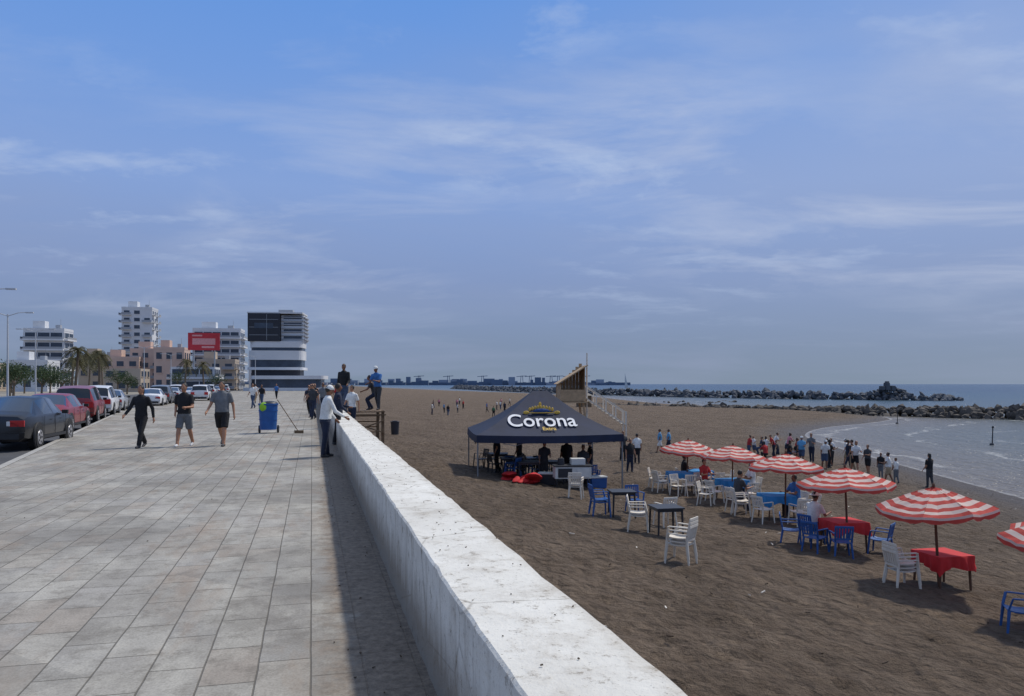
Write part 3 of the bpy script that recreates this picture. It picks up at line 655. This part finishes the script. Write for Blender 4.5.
b=MB(); b.cone((0,0,0),(0,0,.8),.24,.28,0,18); b.cone((0,0,.8),(0,0,.85),.3,.3,0,18); b.box((0,0,.87),(.3,.3,.05),0)
b.obj('trash_bin',[PBK],(-7.6,50,gz(-7.6,50)))
# ---------------- cars ----------------
GLASS=M('car_glass',(.015,.018,.02),.08,.1,2,coat=.5); TYRE=M('tyre',(.02,.02,.02),.85); RIM=M('rim',(.4,.4,.42),.35,.1,5,metal=.6); TL=M('tail_light',(.45,.02,.02),.25); HL=M('head_light',(.7,.7,.68),.15); PLATE=M('licence_plate',(.65,.65,.62),.6); TRIM=M('black_trim',(.02,.02,.022),.6)
def paint(n,c): return M('car_paint_'+n,c,.3,.12,1.5,coat=.25)
PBL=paint('black',(.010,.010,.012)); PRD=paint('red',(.22,.015,.018)); PWT=paint('white',(.7,.7,.7)); PSV=paint('silver',(.38,.39,.4)); PGY=paint('grey',(.12,.13,.14))
SED=[(-2.25,.68,.36,.72,.78,.60),(-2.2,.80,.27,.84,.93,.68),(-2.05,.84,.24,.90,.99,.70),(-1.45,.87,.22,.93,1.04,.70),(-.85,.88,.22,.94,1.38,.56),(-.12,.89,.22,.94,1.43,.59),(-.02,.89,.22,.94,1.43,.59),(.5,.89,.22,.93,1.40,.58),(1.25,.87,.22,.90,1.0,.68),(2.0,.83,.23,.80,.86,.64),(2.18,.78,.27,.72,.78,.6),(2.25,.68,.33,.62,.66,.55)]
SUV=[(-2.2,.74,.42,.80,.9,.64),(-2.15,.84,.32,.95,1.15,.66),(-2.0,.86,.30,1.02,1.58,.62),(-1.2,.89,.28,1.04,1.68,.64),(-.12,.90,.28,1.05,1.70,.65),(-.02,.90,.28,1.05,1.70,.65),(.55,.90,.28,1.04,1.64,.63),(1.2,.88,.28,1.02,1.14,.70),(1.95,.85,.30,.94,1.0,.66),(2.15,.80,.34,.84,.88,.62),(2.22,.70,.4,.7,.74,.58)]
def car(x,y,head,mat,kind='sed',z=-.13,name='parked_car'):
    st=SED if kind=='sed' else SUV; root=empty(name,(x,y,z),math.radians(head))
    b=MB(); rings=[]
    for (yy,w,zb,zt,zz,wt) in st:
        hp=[(0,zb),(w*.8,zb),(w*.97,zb+.10),(w,zb+.28),(w*.985,zt-.06),(w*.95,zt),(wt+.02,zz-.06),(wt-.06,zz-.01),(0,zz+.02)]
        full=[(a,yy,c) for a,c in hp]+[(-a,yy,c) for a,c in hp[-2:0:-1]]
        rings.append(full)
    n=len(rings[0]); cab=[i for i,s in enumerate(st) if s[4]>1.3]; c0,c1=cab[0],cab[-1]
    vs=[p for r in rings for p in r]; b.v=[tuple(p) for p in vs]
    for j in range(len(rings)-1):
        for i in range(n):
            a=j*n+i;bb=j*n+(i+1)%n; k=i if i<8 else n-1-i
            mi=0
            if c0<=j<c1 and k==5 and not (st[j][0]==-.12): mi=1
            if j in(c0-1,c1) and k in(6,7): mi=1
            b.f.append((a,bb,bb+n,a+n)); b.m.append(mi)
    for r0 in(0,len(rings)-1): b.f.append(tuple(range(n-1,-1,-1)) if r0==0 else tuple(range(r0*n,r0*n+n))); b.m.append(0)
    me=b.obj('body',[mat,GLASS],parent=root,smooth=True,angle=28)
    b=MB(); wr=.33 if kind=='sed' else .36; W=st[5][1]
    for s in(-1,1):
        for yy in(-1.38,1.38):
            b.cone((s*(W-.03),yy,wr+.02),(s*(W+.004),yy,wr+.02),wr+.07,wr+.06,2,24)
            b.cone((s*(W-.2),yy,wr),(s*(W+.02),yy,wr),wr,wr*.97,0,24); b.cone((s*(W+.012),yy,wr),(s*(W+.028),yy,wr),wr*.64,wr*.6,1,16)
            b.cone((s*(W+.026),yy,wr),(s*(W+.035),yy,wr),wr*.16,wr*.14,2,10)
            for q in range(5):
                a=q*1.2566; b.box((s*(W+.03),yy+math.cos(a)*wr*.38,wr+math.sin(a)*wr*.38),(.012,.05,wr*.12),2,Matrix.Rotation(a,3,'X'))
    b.obj('wheels',[TYRE,RIM,TRIM],parent=root,smooth=True)
    b=MB(); zt=st[1][3]
    for s in(-1,1):
        b.box((s*.62,-2.22,zt-.10),(.34,.06,.16 if kind=='sed' else .26),0); b.box((s*.42,-2.225,zt-.10),(.08,.06,.12),1); b.box((s*.60,2.2,zt-.2),(.30,.08,.13),1)
        b.box((s*(W+.06),.72,st[5][3]+.02),(.16,.10,.11),3)
        b.box((s*(W+.004),-.35,.78),(.012,.14,.02),3); b.box((s*(W+.004),.5,.78),(.012,.14,.02),3)
        for yy in(-.95,.0,.98): b.box((s*(W+.001),yy,.62),(.008,.012,.56),3)
        b.box((s*(W-.005),0,.32),(.02,2.0,.08),3)
    b.box((0,-2.265,.60),(.42,.02,.16),2); b.box((0,-2.24,.40),(1.35,.06,.14),3); b.box((0,-2.23,.50),(1.6,.05,.02),3); b.box((0,2.24,.42),(1.2,.05,.16),3)
    b.obj('lights_and_trim',[TL,HL,PLATE,TRIM],parent=root,bevel=.006)
    return root
car(-14.1,22.1,15,PBL); car(-17.2,28.9,18,PRD); car(-20.3,36.2,22,PRD,'suv'); car(-22.8,42.5,22,PWT,'suv')
car(-25.5,49.0,22,PSV)
for i,(px,yy,mt,k) in enumerate(((-28,60,PWT,'sed'),(-30,66,PGY,'suv'),(-33,72,PRD,'sed'),(-31.5,78,PWT,'suv'),(-37,84,PSV,'sed'),(-40,92,PWT,'suv'),(-37,89,PWT,'sed'),(-39,97,PWT,'sed'),(-41.5,104,PGY,'suv'),(-44,112,PWT,'suv'),(-47,122,PSV,'sed'),(-50,132,PBL,'suv'),(-53,142,PWT,'suv'))): car(px,yy,18,mt,k)
# ---------------- street lamps ----------------
LP=M('lamp_post',s2l(190,192,195),.5,.08)
def lamp(x,y,h,arms=(1,-1),al=1.3):
    b=MB(); b.cone((0,0,-.2),(0,0,h),.09,.05,0,12); b.cone((0,0,-.15),(0,0,.35),.16,.13,0,12)
    for s in arms:
        b.cone((0,0,h-.15),(s*al*.6,0,h+.12),.035,.03,0,8); b.cone((s*al*.6,0,h+.12),(s*al,0,h+.15),.03,.028,0,8); b.box((s*(al+.25),0,h+.14),(.55,.2,.09),0)
    b.obj('street_lamp',[LP],(x,y,0),.2,smooth=True)
lamp(-31,45,7.1,(1,),1.3); lamp(-39.3,60,7.1); lamp(-49.5,80,7.2); lamp(-53.5,112,7.0); lamp(-62,140,7); lamp(-50,150,7)
# ---------------- buildings ----------------
BW=M('facade_white',s2l(208,210,213),.8,.1,.15); BG=M('facade_grey',s2l(150,155,162),.8,.08,.15); WG=M('window_glass',s2l(58,70,86),.25,.3,.4)
BP=M('facade_pink',s2l(200,174,160),.8,.1,.2); BT=M('facade_tan',s2l(178,164,148),.8,.1,.2); BR=M('billboard_red',s2l(190,50,60),.7); SKYL=M('screen_dark',s2l(32,34,44),.4,.2,.6)
def building(name,x,y,w,d,h,fl,wall,style='win',rz=.2,z0=-.2,roof=True):
    b=MB(); b.box((0,0,h/2),(w,d,h),0); fh=h/fl
    sides=[(Vector((0,-1,0)),w,d/2),(Vector((1,0,0)),d,w/2),(Vector((-1,0,0)),d,w/2)]
    for nrm,wid,off in sides:
        t=Vector((-nrm.y,nrm.x,0)); R=Matrix((t,-nrm,Vector((0,0,1)))).transposed()
        nb=max(2,int(wid/2.6)); bw=wid/nb
        for f in range(fl):
            zc=f*fh+fh*.55
            if style=='strip':
                b.box(nrm*(off+.02)+Vector((0,0,zc)),(wid*.94,.08,fh*.52),1,R)
                b.box(nrm*(off+.45)+Vector((0,0,f*fh+fh*.1)),(wid*1.0,.9,fh*.16),0,R); b.box(nrm*(off+.87)+Vector((0,0,f*fh+fh*.28)),(wid*.98,.05,fh*.24),2,R)
                for k in range(nb+1): b.box(nrm*(off+.08)+t*(-wid*.47+k*wid*.94/nb)+Vector((0,0,zc)),(.22,.10,fh*.54),0,R)
            else:
                for k in range(nb):
                    if random.random()<.06: continue
                    c=nrm*(off+.015)+t*(-wid/2+bw*(k+.5))+Vector((0,0,zc))
                    b.box(c,(bw*.55,.06,fh*.48),1,R); b.box(c-Vector((0,0,fh*.27))+nrm*.06,(bw*.66,.16,fh*.06),0,R)
                    if (k%2)==0 and style=='balc': b.box(c+nrm*.5-Vector((0,0,fh*.36)),(bw*.95,1.0,.12),0,R); b.box(c+nrm*.97-Vector((0,0,fh*.2)),(bw*.95,.06,fh*.28),2,R)
    if roof:
        b.box((0,0,h+.35),(w*1.01,d*1.01,.7),0); b.box((-w*.2,0,h+1.7),(w*.3,d*.4,2.2),0); b.box((w*.25,0,h+1.2),(w*.12,d*.2,1.2),2); b.cone((w*.3,0,h),(w*.3,0,h+3.5),.06,.04,2,6)
    b.obj(name,[wall,WG,BG],(x,y,z0),rz)
building('apartment_building',-127.5,212,10.0,7,16.3,6,BW,'strip')
building('apartment_tower',-126.5,262,9.5,8,27.0,11,BW,'balc')
building('hotel_building',-92,242,14.0,9,18.4,7,BW,'strip')
building('low_building',-128,240,10,10,10,3,BT); building('low_building',-113,225,10,10,9,3,BP)
building('low_building',-106,228,11,8,11.5,4,BP,'balc'); building('low_building',-97,220,8,8,11.5,3,BP); building('low_building',-82,215,10,8,8,3,BT,'balc')
building('low_building',-118,190,9,8,7,2,BW); building('low_building',-136,196,10,8,6.5,2,BT); building('low_building',-74,232,9,9,8.5,3,BW)
building('low_building',-90,180,8,8,5.4,2,BT,roof=False); building('low_building',-78,190,10,8,6,2,BW,'strip',roof=False)
b=MB()
def rbox(cx,cy,w,d,z0,z1,mi,r=1.8):
    ring=[]
    for cxs,cys,a0 in((1,1,0),(-1,1,90),(-1,-1,180),(1,-1,270)):
        for k in range(6):
            a=math.radians(a0+k*18); ring.append((cx+cxs*(w/2-r)+r*math.cos(a),cy+cys*(d/2-r)+r*math.sin(a)))
    b.loft([[(p[0],p[1],z0) for p in ring],[(p[0],p[1],z1) for p in ring]],mi)
rbox(0,0,13.5,9,0,5.6,3,1.2)
rbox(0,0,15.5,11,5.6,6.3,0); rbox(0,0,14.2,10,6.3,8.2,1,2); rbox(0,0,15.0,10.6,8.2,10.6,0,2.2); rbox(.2,0,14.0,10,10.6,11.4,1,2); rbox(.2,0,14.6,10.2,11.4,13,0,2)
b.box((-3.0,-.3,16.6),(8.8,10,7.2),3); b.box((4.6,.4,16.4),(6.2,8.5,6.8),0)
for i in range(7): b.box((4.7,-3.95,13.6+i*.95),(6.1,.5,.28),2); b.box((7.85,.4,13.6+i*.95),(.5,8,.28),2)
for i in range(4): b.box((4.7,-3.88,14.0+i*1.75),(5.0,.1,.9),1)
for i in range(3): b.box((-3.0,-5.34,14.6+i*2.0),(7.9,.08,.10),2)
b.box((-2.2,-5.36,16.6),(.1,.08,6.6),2)
b.box((-3,-5.36,17.0),(5.2,.06,1.4),1)
b.box((0,0,20.35),(15.2,10.4,.35),0); b.box((2,2,21),(4,3,1.2),2)
rbox(3,-3,22,13,0,1.0,0); rbox(4,-3,20,12,3.2,4.1,0,2); rbox(4,-3,18,11,1.0,3.2,1,2)
mo=b.obj('modern_seafront_building',[BW,WG,BG,SKYL],(-58.0,191,-.2),.12); mo.scale=(.86,.86,.94)
b=MB(); b.box((0,0,12.4),(7.6,.3,4.4),0); b.box((0,-.17,12.4),(5.5,.06,1.6),1); b.box((1,-.18,11.0),(3,.05,.5),1); b.box((-1.6,-.18,13.9),(2.4,.05,.4),1)
for s in(-1,1): b.box((s*2.5,.4,5),(.3,.3,10.4),2)
b.obj('red_billboard',[BR,M('billboard_pink',s2l(214,150,150),.7),BG],(-78,195,0),.2)
# ---------------- vegetation ----------------
FRD=M('palm_frond',s2l(92,88,58),.8,.3,3,transl=.2); TRK=M('palm_trunk',s2l(112,98,82),.9,.3,6,.5,20); LEAF=M('foliage',(.055,.085,.035),.85,.4,.8,transl=.2)
def palm(x,y,h):
    b=MB(); pv=Vector((0,0,-.2)); 
    for i in range(8):
        t=(i+1)/8; nv=Vector((.25*math.sin(t*2+x),.1*t,-.2+(h+.2)*t)); b.cone(pv,nv,.19-.07*i/8,.2-.08*(i+1)/8,0,9); pv=nv
    for i in range(34):
        a=random.uniform(0,6.28); el=random.uniform(-.5,1.2); L=random.uniform(1.5,2.3)*h/6
        dirv=Vector((math.cos(a)*math.cos(el),math.sin(a)*math.cos(el),math.sin(el)))
        pts=[]
        for k in range(7):
            t=k/6; pts.append(pv+dirv*L*t-Vector((0,0,1.1*L*t*t*.75)))
        sd=Vector((-math.sin(a),math.cos(a),0))
        for k in range(6):
            p,q=pts[k],pts[k+1]
            for s in(-1,1):
                for m_ in range(2):
                    c=p.lerp(q,m_*.5); ln=.38*h/6*(1-.5*abs(k/6-.4)); e_=c+sd*s*ln+(q-p)*.8-Vector((0,0,.2*ln))
                    b.add([c,c+(q-p)*.35,e_],[(0,1,2)],1)
            b.beam(p,q,.03,.03,1)
    b.obj('palm_tree',[TRK,FRD],(x,y,0))
palm(-51,90,5.6); palm(-56,104,5.8); palm(-63,110,5.2); palm(-80,150,7); palm(-88,160,7.5); palm(-96,170,6.5); palm(-70,165,6.5); palm(-60,150,5.5)
def tree(x,y,h,r):
    b=MB(); b.cone((0,0,-.2),(.1,0,h*.5),.16,.1,0,8)
    cs_=[]
    for i in range(6):
        a=random.uniform(0,6.28); p=Vector((math.cos(a)*r*.55,math.sin(a)*r*.55,h*random.uniform(.55,.9))); b.cone((.1,0,h*.4),p,.07,.03,0,6); cs_.append(p)
    cs_.append(Vector((0,0,h*.85)))
    for i in range(900):
        c=random.choice(cs_); v=Vector([random.gauss(0,1) for _ in range(3)]).normalized()*r*.55*random.uniform(.4,1); p=c+v
        u1=Vector([random.gauss(0,1) for _ in range(3)]).normalized()*.22; u2=Vector([random.gauss(0,1) for _ in range(3)]).normalized()*.22
        b.add([p,p+u1,p+u2],[(0,1,2)],1)
    b.obj('street_tree',[TRK,LEAF],(x,y,0))
for x,y,h,r in((-57,88,3.6,1.8),(-62,95,4,2.2),(-66,108,3.5,2),(-72,120,4.5,2.5),(-76,130,3.6,2.2),(-84,140,4.2,2.6),(-70,140,3.5,2),(-95,150,5,3),(-82,160,4,2.6),(-74,170,4,2.6),(-66,172,3.6,2.4),(-104,160,5,3),(-110,168,5,3)): tree(x,y,h,r)
# ---------------- breakwaters ----------------
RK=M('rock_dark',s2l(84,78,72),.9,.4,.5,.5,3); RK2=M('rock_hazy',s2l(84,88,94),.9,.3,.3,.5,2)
bm=bmesh.new(); bmesh.ops.create_icosphere(bm,subdivisions=1,radius=1); IV=[v.co.copy() for v in bm.verts]; IF=[tuple(v.index for v in f.verts) for f in bm.faces]; bm.free()
def rocks(name,path,width,topz,count,size,mat):
    b=MB(); segs=[]; tot=0
    for a,c in zip(path[:-1],path[1:]): l=math.dist(a[:2],c[:2]); segs.append((tot,l,a,c)); tot+=l
    for i in range(count):
        t=random.uniform(0,tot)
        for s0,l,a,c in segs:
            if s0<=t<=s0+l: break
        f=(t-s0)/l; A=Vector(a).lerp(Vector(c),f); dr=(Vector(c)-Vector(a)); dr.z=0; dr.normalize(); nn=Vector((-dr.y,dr.x,0))
        o=random.uniform(-1,1); top=A.z*(1-abs(o)**1.5)+(WZ-.4)*abs(o)**1.5
        p=Vector((A.x,A.y,0))+nn*o*width; p.z=top-random.uniform(0,.8)*size*.6
        R=Matrix.Rotation(random.uniform(0,6),3,Vector([random.gauss(0,1) for _ in range(3)]).normalized()); s=Vector((random.uniform(.6,1.2),random.uniform(.5,1),random.uniform(.45,.9)))*size*random.uniform(.5,1.15); sd=random.random()*99
        vs=[]
        for v in IV:
            k=1+.5*noise.noise(v*1.1+Vector((sd,0,0))); w_=R@Vector((v.x*s.x*k,v.y*s.y*k,v.z*s.z*k)); vs.append(p+w_)
        b.add(vs,IF,0)
    b.obj(name,[mat])
rocks('rock_breakwater',[(20,170,-2.9),(38,149,-2.7),(56,131,-2.4),(75,112,-1.9),(110,100,-1.8),(150,95,-1.8)],3.4,0,2000,.9,RK)
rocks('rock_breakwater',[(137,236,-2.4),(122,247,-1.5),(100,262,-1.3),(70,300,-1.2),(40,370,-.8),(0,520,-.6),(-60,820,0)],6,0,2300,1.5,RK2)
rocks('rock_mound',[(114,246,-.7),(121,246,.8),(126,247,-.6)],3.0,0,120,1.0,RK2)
b=MB(); b.box((0,0,0),(1.6,1.6,2.4),0,taper=.85); b.box((2.2,0,-.6),(1.6,1.5,1.7),0,taper=.9); b.box((0.1,0,1.4),(1.0,1.0,.5),0); b.box((-1.9,0,-.5),(1.5,1.4,1.3),0,taper=.8)
b.obj('stone_ruin',[RK2],(119,244.5,.9),.3,bevel=.15)
rocks('scattered_rocks',[(20,182,-2.7),(50,215,-3.4),(70,230,-3.6)],14,0,60,.8,RK)
# ---------------- distant coast ----------------
FAR=M('distant_city_haze',s2l(96,112,134),.9,.12,.01); FAR2=M('distant_city_pale_haze',s2l(146,156,172),.9,.1,.01)  # aerial haze is mixed into both base colours
b=MB()
for i in range(230):
    x=random.uniform(-1500,420); hh=random.choice((8,10,12,14,18,26,32))*random.uniform(.7,1.1); 
    if x>150: hh*=.7
    b.box((x,3200+random.uniform(-60,60),hh/2-3),(random.uniform(10,50),20,hh),random.choice((0,0,1)))
b.box((-560,3215,0),(2100,60,16),0)
for x in(40,75,-120,-260,160,190,300,-380,230):
    for s in(-1,1): b.beam((x+s*6,3150,-3),(x+s*3,3150,36),2.2,2.2,0)
    b.beam((x-22,3150,32),(x+20,3150,35),2.2,2.2,0)
b.obj('distant_port_skyline',[FAR,FAR2])
SAIL=M('sail_white',(.6,.6,.6),.7)
b=MB(); b.loft([[(-2.6,0,.9),(-2.6,.01,.9),(-2.6,0,1)],[(-1,-.8,0),(-1,.8,0),(-1,0,1.1)],[(2.2,-.8,0),(2.2,.8,0),(2.2,0,1.1)]],0); b.cone((0,0,.5),(0,0,14),.14,.08,0,8); b.add([(.2,0,1.8),(3.5,0,1.8),(.2,0,13)],[(0,1,2)],0); b.cone((-1.6,0,2.2),(1.6,0,2.2),.08,.08,0,6)
b.obj('sailboat',[SAIL],(88,600,WZ),.6)
for x,y,h in((40.5,65,1.5),(50,100,1.7)):
    b=MB(); b.cone((0,0,-.8),(.12,0,h),.05,.04,0,8); b.ell((.12,0,h),(.09,.09,.12),0,8,6); b.cone((0,0,-.1),(0,0,.15),.22,.14,0,12)
    b.obj('marker_post',[PBK],(x,y,WZ),.3)
# ---------------- lifeguard tower ----------------
b=MB(); 
for sx in(-1,1):
    for sy in(-1,1): b.beam((sx*1.2,sy*1.0,-.5),(sx*.85,sy*.8,2.7),.14,.14,0)
b.box((0,0,2.75),(2.3,2.2,.12),0)
for i in range(8): b.box((-.95+.27*i,.95,3.4+.12*i),(.25,.06,1.3+.28*i),0); 
b.box((-1.0,0,3.5),(.06,2.0,1.4),0); b.box((.98,.1,4.2),(.06,1.7,2.8),0)
b.box((0,-.98,3.3),(2.0,.05,.9),0)
b.add([(-1.25,-1.15,4.2),(1.15,-1.15,5.7),(1.15,1.15,5.7),(-1.25,1.15,4.2)],[(0,1,2,3)],0)
b.beam((-1.25,-1.17,4.2),(1.15,-1.17,5.7),.1,.08,0)
b.cone((1.3,0,0),(1.3,0,6.7),.08,.06,1,8)
for s in(-.5,.5): b.beam((1.1,s,3.1),(4.4,s,.9),.20,.08,1); b.beam((1.1,s,4.1),(4.4,s,1.9),.09,.07,1); [b.beam((1.15+k*.8,s,3.07-k*.53),(1.15+k*.8,s,4.07-k*.53),.09,.07,1) for k in range(5)]; b.beam((4.4,s,2.0),(4.4,s,-.4),.1,.1,1)
for k in range(11): b.box((1.2+k*.3,0,3.0-k*.2),(.25,1.0,.04),1)
b.obj('lifeguard_tower',[M('tower_wood',s2l(176,150,118),.85,.25,3),PW],(4.75,62,gz(4.6,62)+.25),.1)
b=MB(); b.box((0,0,1.1),(2.4,2.0,2.2),0); b.loft([[(-1.5,-1.3,2.2),(1.5,-1.3,2.2),(1.5,1.3,2.2),(-1.5,1.3,2.2)],[(-.1,-.1,3),(.1,-.1,3),(.1,.1,3),(-.1,.1,3)]],1)
b.obj('beach_hut',[WOOD,PBK],(14,150,gz(14,150)),.3)
# ---------------- beach litter ----------------
b=MB(); LIT=M('litter_dark',s2l(80,66,52),.9); 
for i in range(420):
    x=random.uniform(1,22);y=random.uniform(6,50)
    if CN*x+SN*y<1.6: continue
    z=gz(x,y)+.02; a=random.uniform(0,6.28);l=random.uniform(.03,.12)
    b.beam((x,y,z),(x+l*math.cos(a),y+l*math.sin(a),z+.02),.02,.015,random.choice((0,0,0,0,1)))
b.obj('beach_litter',[LIT,PW])
b=MB()
for i in range(160):
    L_=random.uniform(.67,1.13);s_=random.uniform(2.5,26);a=random.uniform(0,6.28);l=random.uniform(.003,.012)
    b.beam((L_,s_,.682),(L_+l*math.cos(a),s_+l*math.sin(a),.684),.006,.004,0)
for i in range(110):
    L_=random.uniform(-6,.6) if i%4==0 else random.uniform(.1,.6);s_=random.uniform(3,26);a=random.uniform(0,6.28);l=random.uniform(.004,.02)
    b.beam((L_,s_,.004),(L_+l*math.cos(a),s_+l*math.sin(a),.008),.008,.005,0)
b.obj('scattered_grit',[LIT],rz=TH)
# ---------------- light, sky ----------------
sv=Vector((1.2,.95,2.15)).normalized()
sl=bpy.data.lights.new('sun','SUN'); sl.energy=3.0; sl.angle=math.radians(3); sl.color=(1,.94,.85)
so=link(bpy.data.objects.new('sun',sl)); so.rotation_euler=sv.to_track_quat('Z','Y').to_euler()
wd=bpy.data.worlds.new('World'); SC.world=wd; wd.use_nodes=True; nt=wd.node_tree; bg=nt.nodes['Background']
sk=N(nt,'ShaderNodeTexSky'); sk.sky_type='NISHITA'; sk.sun_disc=False; sk.sun_elevation=math.asin(sv.z); sk.sun_rotation=math.atan2(sv.x,sv.y); sk.dust_density=2
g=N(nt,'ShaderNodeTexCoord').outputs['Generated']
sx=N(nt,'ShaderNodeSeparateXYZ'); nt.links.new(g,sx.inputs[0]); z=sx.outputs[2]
c=ramp(nt,z,[(0,s2l(128,145,166)),(.05,s2l(124,143,174)),(.13,s2l(130,151,194)),(.24,s2l(134,163,216)),(.35,s2l(116,157,222)),(.47,s2l(98,150,224)),(.62,s2l(140,166,210)),(1,s2l(172,186,208))])  # top stops, above the view, are whitened to give a paler fill light
zz=mathn(nt,'ADD',mathn(nt,'MAXIMUM',z,0),.12)
cb=N(nt,'ShaderNodeCombineXYZ'); nt.links.new(mathn(nt,'DIVIDE',sx.outputs[0],zz),cb.inputs[0]); nt.links.new(mathn(nt,'DIVIDE',sx.outputs[1],zz),cb.inputs[1])
p=cb.outputs[0]
fade=ramp(nt,z,[(.03,0.),(.12,.5),(.26,1.)])
n3=noisen(nt,mapping(nt,p,(.45,.55,1),(0,0,-.2),(1.0,9.0,0)),.9,4,.55,.4)
c=mixc(nt,mathn(nt,'MULTIPLY',ramp(nt,n3,[(.45,0.),(.65,1.)]),.32),c,s2l(150,162,194))
rt=mathn(nt,'MULTIPLY',ramp(nt,sx.outputs[0],[(.0,0.),(.6,1.)]),ramp(nt,z,[(.0,.15),(.15,.6),(.35,1.),(.6,.3)]))
c=mixc(nt,mathn(nt,'MULTIPLY',rt,.28),c,s2l(172,186,214))
n1=noisen(nt,mapping(nt,p,(.8,1.3,1),(0,0,.35),(3.1,1.7,0)),1.1,7,.6,.5)
n2=noisen(nt,mapping(nt,p,(.5,.5,1),(0,0,0),(8.2,4.0,0)),1.0,2,.5)
w1=mathn(nt,'MULTIPLY',ramp(nt,n1,[(.48,0.),(.68,1.)]),ramp(nt,n2,[(.42,.08),(.58,1.)]))
c=mixc(nt,mathn(nt,'MULTIPLY',mathn(nt,'MULTIPLY',w1,fade),.8),c,s2l(194,203,224))
n4=noisen(nt,mapping(nt,p,(1,1.2,1),(0,0,.1),(13.7,2.2,0)),2.4,6,.6,.2)
n5=noisen(nt,mapping(nt,p,(1,1,1),(0,0,0),(2.2,14.0,0)),.8,1,.5)
w2=mathn(nt,'MULTIPLY',ramp(nt,n4,[(.52,0.),(.68,1.)]),ramp(nt,n5,[(.42,0.),(.56,1.)]))
c=mixc(nt,mathn(nt,'MULTIPLY',mathn(nt,'MULTIPLY',w2,fade),.55),c,s2l(186,202,230))
ns=N(nt,'ShaderNodeVectorMath'); ns.operation='SCALE'; ns.inputs['Scale'].default_value=.09; nt.links.new(sk.outputs[0],ns.inputs[0])
c=mixc(nt,.06,c,ns.outputs[0])
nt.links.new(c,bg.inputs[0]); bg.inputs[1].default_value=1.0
# ---------------- camera ----------------
cd=bpy.data.cameras.new('camera'); cam=link(bpy.data.objects.new('camera',cd)); cam.location=(0,0,1.65); cam.rotation_euler=(math.radians(90),0,0)
cd.sensor_width=36; cd.lens=36*770/1024; cd.shift_y=36/1024; cd.clip_start=.1; cd.clip_end=60000; SC.camera=cam
SC.view_settings.view_transform='Standard'; SC.view_settings.look='None'; SC.view_settings.exposure=0
